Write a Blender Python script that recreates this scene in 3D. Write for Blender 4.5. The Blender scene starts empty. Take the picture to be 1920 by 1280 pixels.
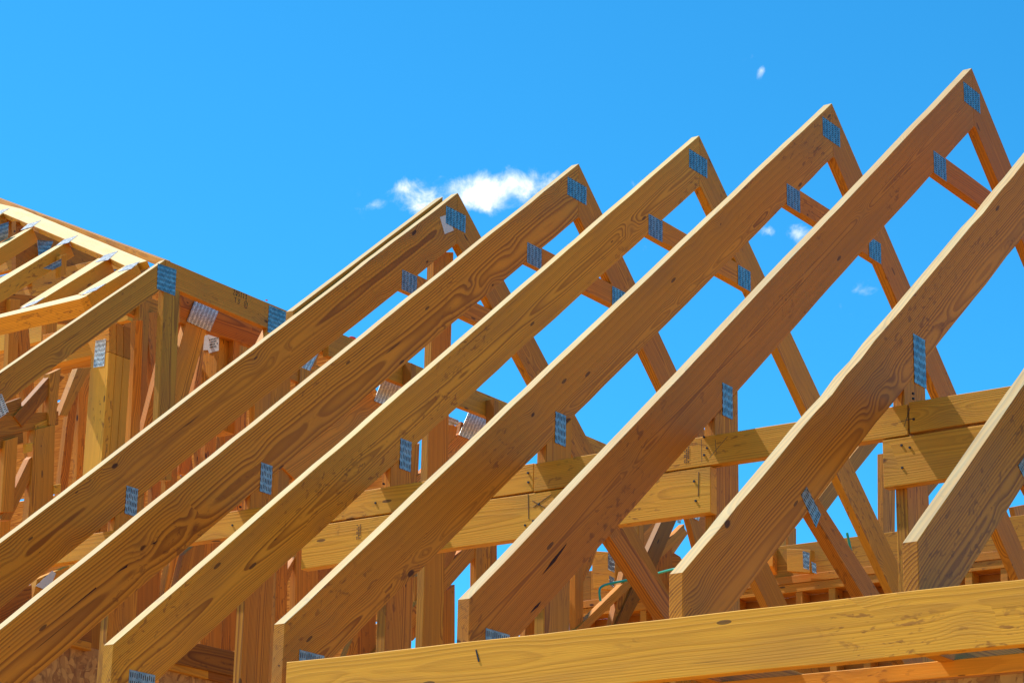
import bpy, math, random
from mathutils import Vector, Matrix
import mathutils.noise as mn

# ------------------------------------------------------------------ camera
SC = bpy.context.scene
COL = SC.collection
CAM = Vector((-8.0555, -6.5799, -3.8899))
RV = Vector((0.57060, -0.82100, 0.01910)); FV = Vector((0.7787, 0.5484, 0.3048)).normalized()
RV = (RV - FV * RV.dot(FV)).normalized(); UV = RV.cross(FV).normalized()
FPX = 4588.37                                    # focal length in pixels of the 1920 px wide photograph
cd = bpy.data.cameras.new("camera"); cam = bpy.data.objects.new("camera", cd); COL.objects.link(cam)
cam.matrix_world = Matrix(((RV.x, UV.x, -FV.x, CAM.x), (RV.y, UV.y, -FV.y, CAM.y), (RV.z, UV.z, -FV.z, CAM.z), (0, 0, 0, 1)))
cd.sensor_width = 36; cd.lens = FPX / 1920 * 36; cd.clip_start = .1; cd.clip_end = 3000
SC.camera = cam

def ray(q): return (FV * FPX + RV * (q[0] - 960) - UV * (q[1] - 640)).normalized()
def on_y(q, Y): d = ray(q); return CAM + d * ((Y - CAM.y) / d.y)
def on_x(q, X): d = ray(q); return CAM + d * ((X - CAM.x) / d.x)
def on_plane(q, P, n): d = ray(q); return CAM + d * ((P - CAM).dot(n) / d.dot(n))

# ------------------------------------------------------------------ light
SUN = Vector((-.13, .54, .83)).normalized()
w = bpy.data.worlds.new("World"); SC.world = w; w.use_nodes = True
def build_world():
    nt = w.node_tree; N = nt.nodes; Lk = nt.links; N.clear()
    out = N.new("ShaderNodeOutputWorld"); bg = N.new("ShaderNodeBackground"); bg.inputs[1].default_value = .15
    sky = N.new("ShaderNodeTexSky"); sky.sky_type = 'NISHITA'; sky.sun_disc = False
    sky.sun_elevation = math.asin(SUN.z); sky.sun_rotation = math.atan2(SUN.x, SUN.y)
    sky.altitude = 300; sky.air_density = 1.0; sky.dust_density = .3; sky.ozone_density = 3.0
    hs = N.new("ShaderNodeHueSaturation"); hs.inputs['Saturation'].default_value = 1.16
    hs.inputs['Hue'].default_value = .49
    Lk.new(sky.outputs[0], hs.inputs['Color'])
    tint = N.new('ShaderNodeMixRGB'); tint.blend_type = 'MULTIPLY'; tint.inputs[0].default_value = 1; tint.inputs[2].default_value = (.235, .90, 1.13, 1); Lk.new(hs.outputs[0], tint.inputs[1])
    tc = N.new("ShaderNodeTexCoord")
    def M(op, a, b=None, c=None):
        n = N.new("ShaderNodeMath"); n.operation = op
        for k, v in enumerate((a, b, c)):
            if v is None: continue
            if isinstance(v, (int, float)): n.inputs[k].default_value = v
            else: Lk.new(v, n.inputs[k])
        return n.outputs[0]
    noise = N.new("ShaderNodeTexNoise"); noise.inputs['Scale'].default_value = 60; noise.inputs['Detail'].default_value = 8
    noise.inputs['Roughness'].default_value = .62; noise.inputs['Distortion'].default_value = .35
    Lk.new(tc.outputs['Generated'], noise.inputs['Vector'])
    tot = None
    clouds = [((890, 354), 112, 36, 1.0), ((800, 392), 66, 28, .72), ((985, 340), 50, 26, .8), ((915, 392), 26, 22, .5), ((765, 350), 28, 13, .4), ((705, 385), 28, 13, .38), ((745, 405), 18, 18, .32),
              ((1596, 536), 60, 30, .52), ((1493, 438), 26, 20, .85), ((1440, 434), 20, 14, .7), ((1423, 144), 8, 11, .75), ((1429, 131), 8, 10, .7), ((1408, 106), 10, 8, .3),
              ((1215, 468), 34, 12, .35), ((1290, 578), 16, 8, .3), ((1190, 345), 18, 8, .25), ((1300, 430), 12, 9, .3)]
    for (cq, rx, ry, amp) in clouds:
        c = ray(cq); e1 = c.cross(Vector((0, 0, 1))).normalized(); e2 = e1.cross(c).normalized()
        def dot(v):
            n = N.new("ShaderNodeVectorMath"); n.operation = 'DOT_PRODUCT'; Lk.new(tc.outputs['Generated'], n.inputs[0]); n.inputs[1].default_value = v; return n.outputs['Value']
        a = M('DIVIDE', dot(e1), rx / FPX); b = M('DIVIDE', dot(e2), ry / FPX)
        r2 = M('ADD', M('MULTIPLY', a, a), M('MULTIPLY', b, b))
        fr = M('GREATER_THAN', dot(c), 0.5)
        g = M('MULTIPLY', M('MULTIPLY', M('POWER', 2.718, M('MULTIPLY', r2, -1.0)), fr), amp)
        tot = g if tot is None else M('ADD', tot, g)
    v = M('SUBTRACT', M('ADD', M('MULTIPLY', tot, 1.0), M('MULTIPLY', noise.outputs[0], 3.3)), 1.98)
    gate = M('MINIMUM', M('MULTIPLY', tot, 6.0), 1.0)
    v = M('MULTIPLY', M('POWER', M('MINIMUM', M('MAXIMUM', v, 0.0), .97), 1.7), gate)
    mix = N.new("ShaderNodeMixRGB"); Lk.new(v, mix.inputs[0]); Lk.new(tint.outputs[0], mix.inputs[1])
    mix.inputs[2].default_value = (7.0, 7.3, 7.8, 1)
    Lk.new(mix.outputs[0], bg.inputs[0]); Lk.new(bg.outputs[0], out.inputs[0])
build_world()
sl = bpy.data.lights.new("sun", 'SUN'); sl.energy = 4.8; sl.angle = math.radians(.5); sl.color = (1, .95, .86)
so = bpy.data.objects.new("sun", sl); COL.objects.link(so); so.rotation_euler = SUN.to_track_quat('Z', 'Y').to_euler()
SC.view_settings.view_transform = 'Standard'; SC.view_settings.look = 'None'
SC.view_settings.exposure = 0.33; SC.view_settings.gamma = 1; SC.view_settings.use_curve_mapping = False
SC.cycles.max_bounces = 8; SC.cycles.diffuse_bounces = 5

# ------------------------------------------------------------------ materials
class NT:
    def __init__(s, name):
        s.m = bpy.data.materials.new(name); s.m.use_nodes = True; s.t = s.m.node_tree; s.N = s.t.nodes; s.L = s.t.links
        s.b = s.N['Principled BSDF']
    def inp(s, n, k, v):
        if v is None: return
        if hasattr(v, 'bl_idname') or isinstance(v, bpy.types.NodeSocket): s.L.new(v, n.inputs[k])
        else: n.inputs[k].default_value = v
    def M(s, op, a, b=None, c=None, clamp=False):
        n = s.N.new("ShaderNodeMath"); n.operation = op; n.use_clamp = clamp
        for k, v in enumerate((a, b, c)): s.inp(n, k, v)
        return n.outputs[0]
    def V(s, op, a, b=None, scale=None):
        n = s.N.new("ShaderNodeVectorMath"); n.operation = op; s.inp(n, 0, a); s.inp(n, 1, b)
        if scale is not None: s.inp(n, 3, scale)
        return n.outputs['Value'] if op in ('LENGTH', 'DOT_PRODUCT', 'DISTANCE') else n.outputs[0]
    def attr(s, name):
        n = s.N.new("ShaderNodeAttribute"); n.attribute_name = name; return n
    def sep(s, v):
        n = s.N.new("ShaderNodeSeparateXYZ"); s.L.new(v, n.inputs[0]); return n.outputs
    def comb(s, x, y, z):
        n = s.N.new("ShaderNodeCombineXYZ")
        for k, v in enumerate((x, y, z)): s.inp(n, k, v)
        return n.outputs[0]
    def noise(s, vec, scale, detail=3, rough=.55, dist=0, col=False):
        n = s.N.new("ShaderNodeTexNoise"); s.L.new(vec, n.inputs['Vector']); n.inputs['Scale'].default_value = scale
        n.inputs['Detail'].default_value = detail; n.inputs['Roughness'].default_value = rough; n.inputs['Distortion'].default_value = dist
        return n.outputs['Color' if col else 0]
    def mix(s, f, a, b, mode='MIX'):
        n = s.N.new("ShaderNodeMixRGB"); n.blend_type = mode; s.inp(n, 0, f); s.inp(n, 1, a); s.inp(n, 2, b); return n.outputs[0]
    def ramp(s, v, lo, hi):
        n = s.N.new("ShaderNodeMapRange"); n.interpolation_type = 'SMOOTHSTEP'; s.inp(n, 0, v); n.inputs[1].default_value = lo; n.inputs[2].default_value = hi
        return n.outputs[0]

def make_wood(bleached=False):  # bleached: paler copy, part weathering, part sunlight painted into the colour
    k = NT("bleached_sunlit_lumber" if bleached else "framing_lumber")
    gp = k.attr("gp").outputs['Vector']; sd = k.attr("seed").outputs['Vector']; tn = k.sep(k.attr("tone").outputs['Vector'])
    P = k.V('ADD', gp, k.V('SCALE', sd, None, 7.0))
    s0 = k.sep(sd); g = k.sep(gp)
    # knots
    kp = k.V('MULTIPLY', P, (4.6, 9.0, 9.0))
    kw = k.V('ADD', kp, k.V('SCALE', k.noise(kp, 2.5, 2, .5, 0, True), None, .16))
    vo = k.N.new("ShaderNodeTexVoronoi"); vo.feature = 'F1'; k.L.new(kw, vo.inputs['Vector']); vo.inputs['Scale'].default_value = 1.0
    d = vo.outputs['Distance']; vc = k.sep(vo.outputs['Color'])
    keep = k.M('GREATER_THAN', vc[0], .42)
    rad = k.M('MULTIPLY_ADD', k.M('MULTIPLY', vc[1], vc[1]), .078, .022)
    core = k.M('MULTIPLY', k.M('SUBTRACT', 1.0, k.ramp(k.M('DIVIDE', d, rad), .75, 1.25)), keep)
    halo = k.M('MULTIPLY', k.M('POWER', 2.718, k.M('MULTIPLY', k.M('MULTIPLY', d, d), -13.0)), keep)
    # growth rings round an off-centre pith, warped along the length
    n1 = k.noise(k.V('MULTIPLY', P, (.9, 1.9, 1.9)), 1.0, 2, .45)
    n2 = k.noise(k.V('MULTIPLY', P, (3.2, 14, 14)), 1.0, 2, .5)
    wy = k.M('ADD', g[1], k.M('MULTIPLY', k.M('SUBTRACT', s0[0], .5), .16))
    wz = k.M('ADD', g[2], k.M('MULTIPLY_ADD', s0[1], .07, .012))
    r = k.M('SQRT', k.M('ADD', k.M('MULTIPLY', wy, wy), k.M('MULTIPLY', wz, wz)))
    r = k.M('ADD', r, k.M('MULTIPLY', n1, .040)); r = k.M('ADD', r, k.M('MULTIPLY', n2, .003)); r = k.M('ADD', r, k.M('MULTIPLY', halo, .016))
    sp = k.M('MULTIPLY_ADD', s0[2], .0038, .0038)
    ph = k.M('FRACT', k.M('DIVIDE', r, sp))
    late = k.M('MULTIPLY', k.ramp(ph, .18, .82), k.M('SUBTRACT', 1.0, k.ramp(ph, .86, 1.0)))
    wide = k.M('FRACT', k.M('DIVIDE', r, k.M('MULTIPLY', sp, 5.3)))
    late = k.M('MULTIPLY', late, k.M('MULTIPLY_ADD', wide, .65, .45))
    fib = k.noise(k.V('MULTIPLY', P, (9, 420, 420)), 1.0, 2, .6)
    blot = k.noise(k.V('MULTIPLY', P, (1.3, 9, 9)), 1.0, 3, .55)
    base = k.mix(tn[0], (.77, .360, .026, 1), (.70, .222, .015, 1))
    dark = k.mix(tn[0], (.26, .080, .004, 1), (.25, .056, .003, 1))
    c = k.mix(k.M('MULTIPLY', late, k.M('MULTIPLY', tn[2], .84), None, True), base, dark)
    c = k.mix(k.M('MULTIPLY', k.ramp(blot, .48, .72), .38), c, (.36, .15, .035, 1))
    c = k.mix(1.0, c, k.comb(*[k.M('MULTIPLY_ADD', fib, .35, .82)] * 3), 'MULTIPLY')
    c = k.mix(k.M('MULTIPLY', halo, .35), c, (.38, .17, .04, 1))
    c = k.mix(k.M('MULTIPLY', core, .9), c, (.06, .016, .006, 1))
    # short dark dents, nail holes and scuffs
    vs = k.N.new("ShaderNodeTexVoronoi"); k.L.new(k.V('MULTIPLY', P, (7, 26, 26)), vs.inputs['Vector']); vs.inputs['Scale'].default_value = 1.0
    sc = k.sep(vs.outputs['Color'])
    spot = k.M('MULTIPLY', k.M('LESS_THAN', vs.outputs['Distance'], .14), k.M('GREATER_THAN', sc[0], .88))
    c = k.mix(k.M('MULTIPLY', spot, .75), c, (.06, .025, .012, 1))
    # weathered stains: greyish green film in patches
    st = k.ramp(k.noise(k.V('MULTIPLY', P, (2.2, 5, 5)), 1.0, 4, .6, .4), .62, .78)
    c = k.mix(k.M('MULTIPLY', st, .10), c, (.17, .13, .05, 1))
    pm = k.M('MULTIPLY', k.ramp(k.noise(k.V('MULTIPLY', P, (1.6, 4, 4)), 1.0, 2), .50, .62), k.ramp(k.noise(k.V('MULTIPLY', P, (22, 55, 55)), 1.0, 3, .6, .5), .56, .66))
    c = k.mix(k.M('MULTIPLY', pm, .62), c, (.20, .06, .012, 1))
    ck = k.M('MULTIPLY', k.ramp(k.noise(k.V('MULTIPLY', P, (3.0, 150, 150)), 1.0, 1, .4), .72, .78), k.ramp(k.noise(k.V('MULTIPLY', P, (1.5, 7, 7)), 1.0, 1), .5, .62))
    c = k.mix(k.M('MULTIPLY', ck, .8), c, (.07, .02, .006, 1))
    if bleached:                                   # weathered edges, with the sun's cream highlight mixed into the colour
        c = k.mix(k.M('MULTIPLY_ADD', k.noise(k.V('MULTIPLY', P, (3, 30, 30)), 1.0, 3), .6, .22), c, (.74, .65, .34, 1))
    c = k.mix(1.0, c, k.comb(tn[1], tn[1], tn[1]), 'MULTIPLY')
    k.L.new(c, k.b.inputs['Base Color'])
    k.b.inputs['Roughness'].default_value = .62; k.b.inputs['Specular IOR Level'].default_value = .25
    bp = k.N.new("ShaderNodeBump"); bp.inputs['Strength'].default_value = .35; bp.inputs['Distance'].default_value = .0012
    k.L.new(k.M('ADD', fib, k.M('MULTIPLY', late, .5)), bp.inputs['Height']); k.L.new(bp.outputs[0], k.b.inputs['Normal'])
    return k.m
WOOD = make_wood(); WOOD_SUNLIT = make_wood(True)

def make_plate(dull=False):
    k = NT("dull_zinc_plate" if dull else "galvanised_toothed_steel")
    g = k.sep(k.attr("gp").outputs['Vector']); sd = k.sep(k.attr("seed").outputs['Vector'])
    cu = k.M('DIVIDE', g[0], .0085); iu = k.M('FLOOR', cu); fu = k.M('FRACT', cu)
    jig = k.M('MULTIPLY', k.M('FRACT', k.M('MULTIPLY', k.M('SINE', k.M('MULTIPLY', iu, 12.9)), 43.7)), .22)
    fv = k.M('FRACT', k.M('ADD', k.M('DIVIDE', g[1], .0235), jig))
    slot = k.M('MULTIPLY', k.M('LESS_THAN', k.M('ABSOLUTE', k.M('SUBTRACT', fu, .5)), .2), k.M('LESS_THAN', k.M('ABSOLUTE', k.M('SUBTRACT', fv, .5)), .30))
    sh = k.noise(k.attr("gp").outputs['Vector'], 38, 3)
    c = k.mix(k.ramp(sh, .35, .7), (.24, .26, .27, 1), (.42, .43, .42, 1))
    c = k.mix(slot, c, (.035, .018, .01, 1))
    k.L.new(c, k.b.inputs['Base Color'])
    if dull: c = k.mix(slot, k.mix(k.ramp(sh, .35, .7), (.50, .53, .50, 1), (.78, .80, .74, 1)), (.06, .03, .012, 1)); k.L.new(c, k.b.inputs['Base Color'])
    k.L.new(k.M('SUBTRACT', .35 if dull else .92, k.M('MULTIPLY', slot, .35 if dull else .92)), k.b.inputs['Metallic'])
    k.L.new(k.M('MULTIPLY_ADD', sh, .25, k.M('MULTIPLY_ADD', slot, .4, .22)), k.b.inputs['Roughness'])
    bp = k.N.new("ShaderNodeBump"); bp.inputs['Strength'].default_value = .6; bp.inputs['Distance'].default_value = .001
    k.L.new(k.M('ADD', k.M('SUBTRACT', 1.0, slot), sh), bp.inputs['Height']); k.L.new(bp.outputs[0], k.b.inputs['Normal'])
    return k.m
PLATE = make_plate(); ZINC = make_plate(True)

def make_osb():
    k = NT("oriented_strand_board")
    tc = k.N.new("ShaderNodeTexCoord").outputs['Object']
    nz = k.V('SCALE', k.noise(tc, 9, 2, .5, 0, True), None, .10)
    c = (.40, .17, .035, 1)
    for i, (sc, m) in enumerate((((34, 34, 11), 0), ((40, 40, 60), 1), ((26, 26, 70), 2), ((60, 60, 16), 3))):
        v = k.N.new("ShaderNodeTexVoronoi"); k.L.new(k.V('MULTIPLY', k.V('ADD', tc, nz), sc), v.inputs['Vector']); v.inputs['Scale'].default_value = 1.0
        q = k.sep(v.outputs['Color'])
        flake = k.mix(q[1], (.60, .33, .09, 1), (.24, .09, .02, 1))
        c = k.mix(k.M('MULTIPLY', k.M('GREATER_THAN', q[0], .45), .8), c, flake)
        c = k.mix(k.M('MULTIPLY', k.ramp(v.outputs['Distance'], .62, .8), .35), c, (.10, .035, .01, 1))
    k.L.new(c, k.b.inputs['Base Color']); k.b.inputs['Roughness'].default_value = .7
    return k.m
OSB = make_osb()

def make_ply():
    k = NT("plywood_veneer")
    gp = k.attr("gp").outputs['Vector']; sd = k.attr("seed").outputs['Vector']
    P = k.V('ADD', gp, k.V('SCALE', sd, None, 9.0))
    a = k.noise(k.V('MULTIPLY', P, (.7, 9, 9)), 1.0, 2, .5, .3)
    v = k.M('FRACT', k.M('MULTIPLY', a, 17.0))
    c = k.mix(k.M('MULTIPLY', k.ramp(v, .2, .9), .85), (.66, .30, .06, 1), (.33, .10, .012, 1))
    c = k.mix(k.M('MULTIPLY', k.ramp(k.noise(P, 1.7, 3), .45, .7), .5), c, (.36, .12, .02, 1))
    k.L.new(c, k.b.inputs['Base Color']); k.b.inputs['Roughness'].default_value = .7
    return k.m
PLY = make_ply()

def plain(name, col, rough=.6, metal=0, var=.15, scale=20):
    k = NT(name); tc = k.N.new("ShaderNodeTexCoord").outputs['Object']
    n = k.noise(tc, scale, 4)
    c = k.mix(1.0, tuple(col) + (1,), k.comb(*[k.M('MULTIPLY_ADD', n, var * 2, 1 - var)] * 3), 'MULTIPLY')
    k.L.new(c, k.b.inputs['Base Color']); k.b.inputs['Roughness'].default_value = rough; k.b.inputs['Metallic'].default_value = metal
    return k.m
SOIL = plain("dry_clay_soil", (.56, .31, .11), .95, 0, .25, .8)
PAPER = plain("white_paper", (.62, .62, .62), .8, 0, .05)
INK = plain("black_ink", (.02, .02, .025), .7)
STAMP = plain("brown_stamp_ink", (.12, .06, .02), .8)
GREEN = plain("green_rubber", (.01, .34, .24), .4)
RED = plain("red_plastic", (.75, .03, .03), .35)
NAIL = plain("dark_steel", (.06, .05, .05), .45, .8)

# ------------------------------------------------------------------ builders
def tag(o, label=None, cat=None, group=None, kind=None):
    if label: o['label'] = label
    if cat: o['category'] = cat
    if group: o['group'] = group
    if kind: o['kind'] = kind
    return o
def empty(name, loc, label, cat, group=None):
    e = bpy.data.objects.new(name, None); COL.objects.link(e); e.location = loc; e.empty_display_size = .1
    e['_o'] = list(loc)
    return tag(e, label, cat, group)
SEED = random.Random(11)

def prism(name, pts, thick, grain, parent=None, mat=None, tone=(.3, 1, .8), cham=.0016, jit=.0007, label=None, seed=None, bleach=None):
    """board: near-face outline pts (3D, coplanar), extruded by vector thick; grain = direction of the length"""
    mat = mat or WOOD
    pts = [Vector(p) for p in pts]; th = Vector(thick); Nn = th.normalized(); gr = Vector(grain).normalized(); gw = Nn.cross(gr).normalized()
    O = sum(pts, Vector()) / len(pts)
    area = sum(((pts[i] - O).cross(pts[(i + 1) % len(pts)] - O)).dot(Nn) for i in range(len(pts)))
    if area > 0: pts.reverse()                       # near face looks against thick
    rnd = seed or (SEED.random(), SEED.random(), SEED.random())
    res = []
    for i, p in enumerate(pts):
        q = pts[(i + 1) % len(pts)]; res.append((p, True)); ln = (q - p).length; k = int(ln / .11) if jit else 0
        for j in range(1, k):
            t = j / k; c = p.lerp(q, t); nrm = (q - p).normalized().cross(Nn)
            f = (mn.noise(Vector((t * ln * 3, rnd[0] * 50 + i, 0))) + .6 * mn.noise(Vector((t * ln * 17, rnd[1] * 50 + i, 3)))) * jit * 2
            res.append((c + nrm * f, False))
    P = [r[0] for r in res]; n = len(P)
    ins = []
    for i in range(n):
        a = (P[i] - P[i - 1]).normalized(); b = (P[(i + 1) % n] - P[i]).normalized()
        na = Nn.cross(a); nb = Nn.cross(b); m = (na + nb)
        m = m / max(.35, m.dot(na)) if m.length > 1e-6 else na
        # inward = towards centroid side
        ins.append(m)
    sgn = 1 if ((P[1] - P[0]).normalized().cross(Nn)).dot(O - P[0]) < 0 else -1
    # pts are oriented so that inward normal of each edge is +-Nn x edge
    test = Nn.cross((P[1] - P[0]).normalized()); 
    sg = 1 if area != 0 and _inside(test, P, Nn) else -1
    inner = [P[i] + ins[i] * cham * sg for i in range(n)]
    T = th.length
    rings = [[p for p in inner], [p + Nn * cham for p in P], [p + Nn * (T - cham) for p in P], [p + Nn * T for p in inner]]
    par = parent if parent is not None else None
    off = Vector(par['_o']) if par is not None else O.copy()
    verts = [v - off for rg in rings for v in rg]; faces = [list(range(n)), [3 * n + i for i in reversed(range(n))]]
    for k in range(3):
        for i in range(n):
            j = (i + 1) % n; faces.append([k * n + j, k * n + i, (k + 1) * n + i, (k + 1) * n + j])
    me = bpy.data.meshes.new(name); me.from_pydata([tuple(v) for v in verts], [], faces)
    at = me.attributes.new("gp", 'FLOAT_VECTOR', 'POINT'); 
    for i, v in enumerate([v for rg in rings for v in rg]):
        dlt = v - O; at.data[i].vector = (dlt.dot(gr), dlt.dot(gw), dlt.dot(Nn))
    for nm, val in (("seed", rnd), ("tone", tone)):
        a = me.attributes.new(nm, 'FLOAT_VECTOR', 'POINT')
        for i in range(len(verts)): a.data[i].vector = val
    me.materials.append(mat)
    if bleach is not None:  # upward faces take the copy with the sun highlight in its colour
        me.materials.append(WOOD_SUNLIT); bd = Vector(bleach).normalized()
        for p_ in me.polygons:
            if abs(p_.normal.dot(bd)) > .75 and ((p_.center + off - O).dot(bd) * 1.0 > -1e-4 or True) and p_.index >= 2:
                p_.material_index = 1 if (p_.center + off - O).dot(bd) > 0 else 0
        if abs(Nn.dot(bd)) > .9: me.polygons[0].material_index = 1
    o = bpy.data.objects.new(name, me); COL.objects.link(o)
    if par is not None: o.parent = par
    else: o.location = off; o['_o'] = list(off)
    if label: o['label'] = label
    return o

def _inside(m, P, Nn):
    A = 0.0
    for i in range(len(P)):
        A += (P[i] - P[0]).cross(P[(i + 1) % len(P)] - P[0]).dot(Nn)
    return A > 0

T_ = .038
YV = Vector((0, 1, 0)); XV = Vector((1, 0, 0)); ZV = Vector((0, 0, 1))
def yb(name, xz, Y, parent, grain=None, tone=(.3, 1, .8), th=T_, **kw):
    """board in a truss plane: outline in x,z; near face at y=Y, thickness away from camera"""
    pts = [Vector((x, Y, z)) for x, z in xz]
    if grain is None:
        L = max(range(len(pts)), key=lambda i: (pts[(i + 1) % len(pts)] - pts[i]).length); grain = pts[(L + 1) % len(pts)] - pts[L]
    return prism(name, pts, YV * th, grain, parent, tone=tone, **kw)
def ypx(name, px, Y, parent, grain=None, tone=(.3, 1, .8), th=T_, **kw):
    pts = [on_y(q, Y) for q in px]
    return yb(name, [(p.x, p.z) for p in pts], Y, parent, grain, tone, th, **kw)
def xb(name, X, y0, y1, z0, z1, parent, tone=(.3, 1, .8), th=T_, **kw):
    """board running along y with its face looking to -x"""
    return prism(name, [(X, y0, z0), (X, y1, z0), (X, y1, z1), (X, y0, z1)], XV * th, YV, parent, tone=tone, **kw)
def plate(xz, Y, parent, turn=False, label=None, mat=None):
    pts = [Vector((x, Y - .0014, z)) for x, z in xz]
    g = (pts[1] - pts[0]) if not turn else (pts[2] - pts[1])
    return prism("gusset_plate", pts, YV * .0013, g, parent, mat=mat or PLATE, cham=.0002, jit=0, label=label)
def rect_plate(cx, cz, wx, wz, Y, parent, turn=False):
    return plate([(cx - wx / 2, cz - wz / 2), (cx + wx / 2, cz - wz / 2), (cx + wx / 2, cz + wz / 2), (cx - wx / 2, cz + wz / 2)], Y, parent, turn)
def plate_px(px, Y, parent, turn=False, mat=None):
    pts = [on_y(q, Y) for q in px]; return plate([(p.x, p.z) for p in pts], Y, parent, turn, mat=mat)

# ------------------------------------------------------------------ ground
gm = bpy.data.meshes.new("ground"); G = 900; gz = -5.6
gm.from_pydata([(-G, -G, gz), (G, -G, gz), (G, G, gz), (-G, G, gz)], [], [(0, 1, 2, 3)]); gm.materials.append(SOIL)
go = bpy.data.objects.new("ground", gm); COL.objects.link(go); tag(go, kind='structure')

# ------------------------------------------------------------------ the seven gable trusses
SP = .6096
TR = {1: (-.0039, -.004, .8284, .8197, 3.1906, .2374, .0055), 2: (.008, .0036, .8239, .8827, 3.1906, .2439, -.0106), 3: (.0014, -.002, .8268, .8428, 3.1932, .2245, .0012),
      4: (.0002, .0005, .8293, .8638, 3.188, .2294, -.0007), 5: (-.0052, .0058, .8299, .8481, 3.1938, .241, .0046), 6: (.0109, -.0133, .8198, .8481, 3.1967, .2352, -.0057),
      7: (.0011, -.0014, .8255, .8481, 3.1918, .2382, -.0005), 8: (0, 0, .828, .848, 3.19, .238, 0)}
TONE = {1: (.35, .82, 1.0), 2: (.40, .84, .95), 3: (.12, .90, .9), 4: (.45, .86, 1.0), 5: (.80, .78, .8), 6: (.6, .82, 1.0), 7: (.60, .66, 1.0), 8: (.3, .8, .8)}
TLAB = {1: "farthest gable truss, doubled by a short rafter, paper tag at its peak",
        2: "second farthest gable truss, tail running out of the picture at the left edge",
        3: "gable truss whose cut tail end stands lowest left, free of the front board",
        4: "gable truss whose cut tail meets the left end of the front board",
        5: "reddish gable truss with the highest peak in view",
        6: "gable truss with the longest toothed plate, peak out of the picture",
        7: "nearest gable truss, short bleached tail standing at the right edge"}
def inch_drop(i, x):  # z of top edge of left chord at x
    ax, az, s = TR[i][:3]; return az - s * (ax - x)
for i in range(1, 8):
    ax, az, s, s2, L, d, dy = TR[i]; Y = -i * SP + dy; tn = TONE[i]
    t = empty("roof_truss", (-1.9, Y, -2.85), TLAB[i], "roof truss", "gable trusses standing in a row")
    zt = az - s * (L + ax)
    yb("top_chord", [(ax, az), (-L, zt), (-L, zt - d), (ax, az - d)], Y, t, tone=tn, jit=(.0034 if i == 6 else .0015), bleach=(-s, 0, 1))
    R = 3.19; zr = az - s2 * (R - ax)
    b = SEED.uniform(-.1, .1)
    yb("top_chord", [(ax, az), (ax, az - d), (ax + .012, az - d), (R, zr - .19), (R, zr)], Y, t, grain=(1, 0, -s2), tone=(min(1, tn[0] + b + .1), tn[1] * .93, tn[2] * .85))
    # collar tie between the chords
    zc = az - .462; zb_ = zc - .092
    xl = ax - (az - d - zc) / s; xl2 = ax - (az - d - zb_) / s; xr = ax + (az - d - zc) / s2; xr2 = ax + (az - d - zb_) / s2 + .0
    yb("collar_tie", [(xl, zc), (xl2, zb_), (xr2 + .04, zb_), (xr + .04, zc)], Y + .001, t, grain=(1, 0, 0), tone=(tn[0] + .1, tn[1] * .93, .7), th=T_ - .002)
    rect_plate(ax - .012, az - .128, .145, .082, Y, t, True)
    rect_plate(xl2 + .055, zc - .052, .104, .088, Y, t, True)
    rect_plate(xr2 - .03, zc - .052, .104, .088, Y, t, True)
    # vertical web under the left chord
    zl, zr_ = inch_drop(i, -1.975) - d, inch_drop(i, -1.835) - d
    yb("web_post", [(-1.975, zl), (-1.975, -2.78), (-1.835, -2.78), (-1.835, zr_)], Y + .0012, t, tone=(SEED.uniform(.1, .5), .82, .9), th=T_ - .002)
    if i == 6: rect_plate(-1.870, -1.769, .078, .148, Y, t)
    else: rect_plate(-1.902, -1.803, .060, .102, Y, t)
    # lower diagonal web
    if i >= 5:
        ptop = Vector((-2.53, 0, -2.31)); dr = Vector((.30, 0, -.185)).normalized(); nn = Vector((dr.z, 0, -dr.x)) * -1
        a = ptop + nn * .045; c = ptop - nn * .045; e = ptop + dr * .80
        za = lambda p: inch_drop(i, p.x) - d
        yb("diagonal_web", [(a.x, za(a)), (c.x, za(c)), ((e - nn * .045).x, (e - nn * .045).z), ((e + nn * .045).x, (e + nn * .045).z)], Y + .001, t, grain=tuple(dr), tone=(.75, .8, .9), th=T_ - .002)
        if i != 5:
            plate_px([(1512, 912), (1538.5, 964), (1529.6, 989), (1501.4, 928)], Y, t, True) if i == 6 else plate_px([(1920, 856), (1946, 905), (1937, 930), (1908, 873)], Y, t, True)
    # bottom chord with heel plate
    yb("bottom_chord", [(-3.05, -2.79), (-3.15, -2.878), (3.15, -2.878), (3.05, -2.79)], Y + .0012, t, grain=(1, 0, 0), tone=(.5, .8, .8), th=T_ - .003)
    if i < 6: rect_plate(-3.072, -2.777, .104, .148, Y, t)
    # right half webs, mirrored
    yb("web_post", [(1.835, az - s2 * 1.835 - .19), (1.835, -2.78), (1.975, -2.78), (1.975, az - s2 * 1.975 - .19)], Y + .0012, t, tone=(.3, .8, .8), th=T_ - .002)

# short rafter and king post doubled behind truss 1
t0 = empty("doubled_rafter", (-.9, -.545, -.8), "dark edged rafter with a king post doubled close behind the farthest gable truss", "rafter")
Y0 = -.5605; X0E = on_y((550, 578), Y0).x
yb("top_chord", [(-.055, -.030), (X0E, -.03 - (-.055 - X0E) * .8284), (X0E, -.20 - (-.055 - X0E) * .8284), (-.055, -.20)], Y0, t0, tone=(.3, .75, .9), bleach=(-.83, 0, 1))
yb("web_post", [(-.105, -.30), (-.105, -2.85), (.035, -2.85), (.035, -.26)], Y0, t0, tone=(.45, .8, .7))

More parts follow.
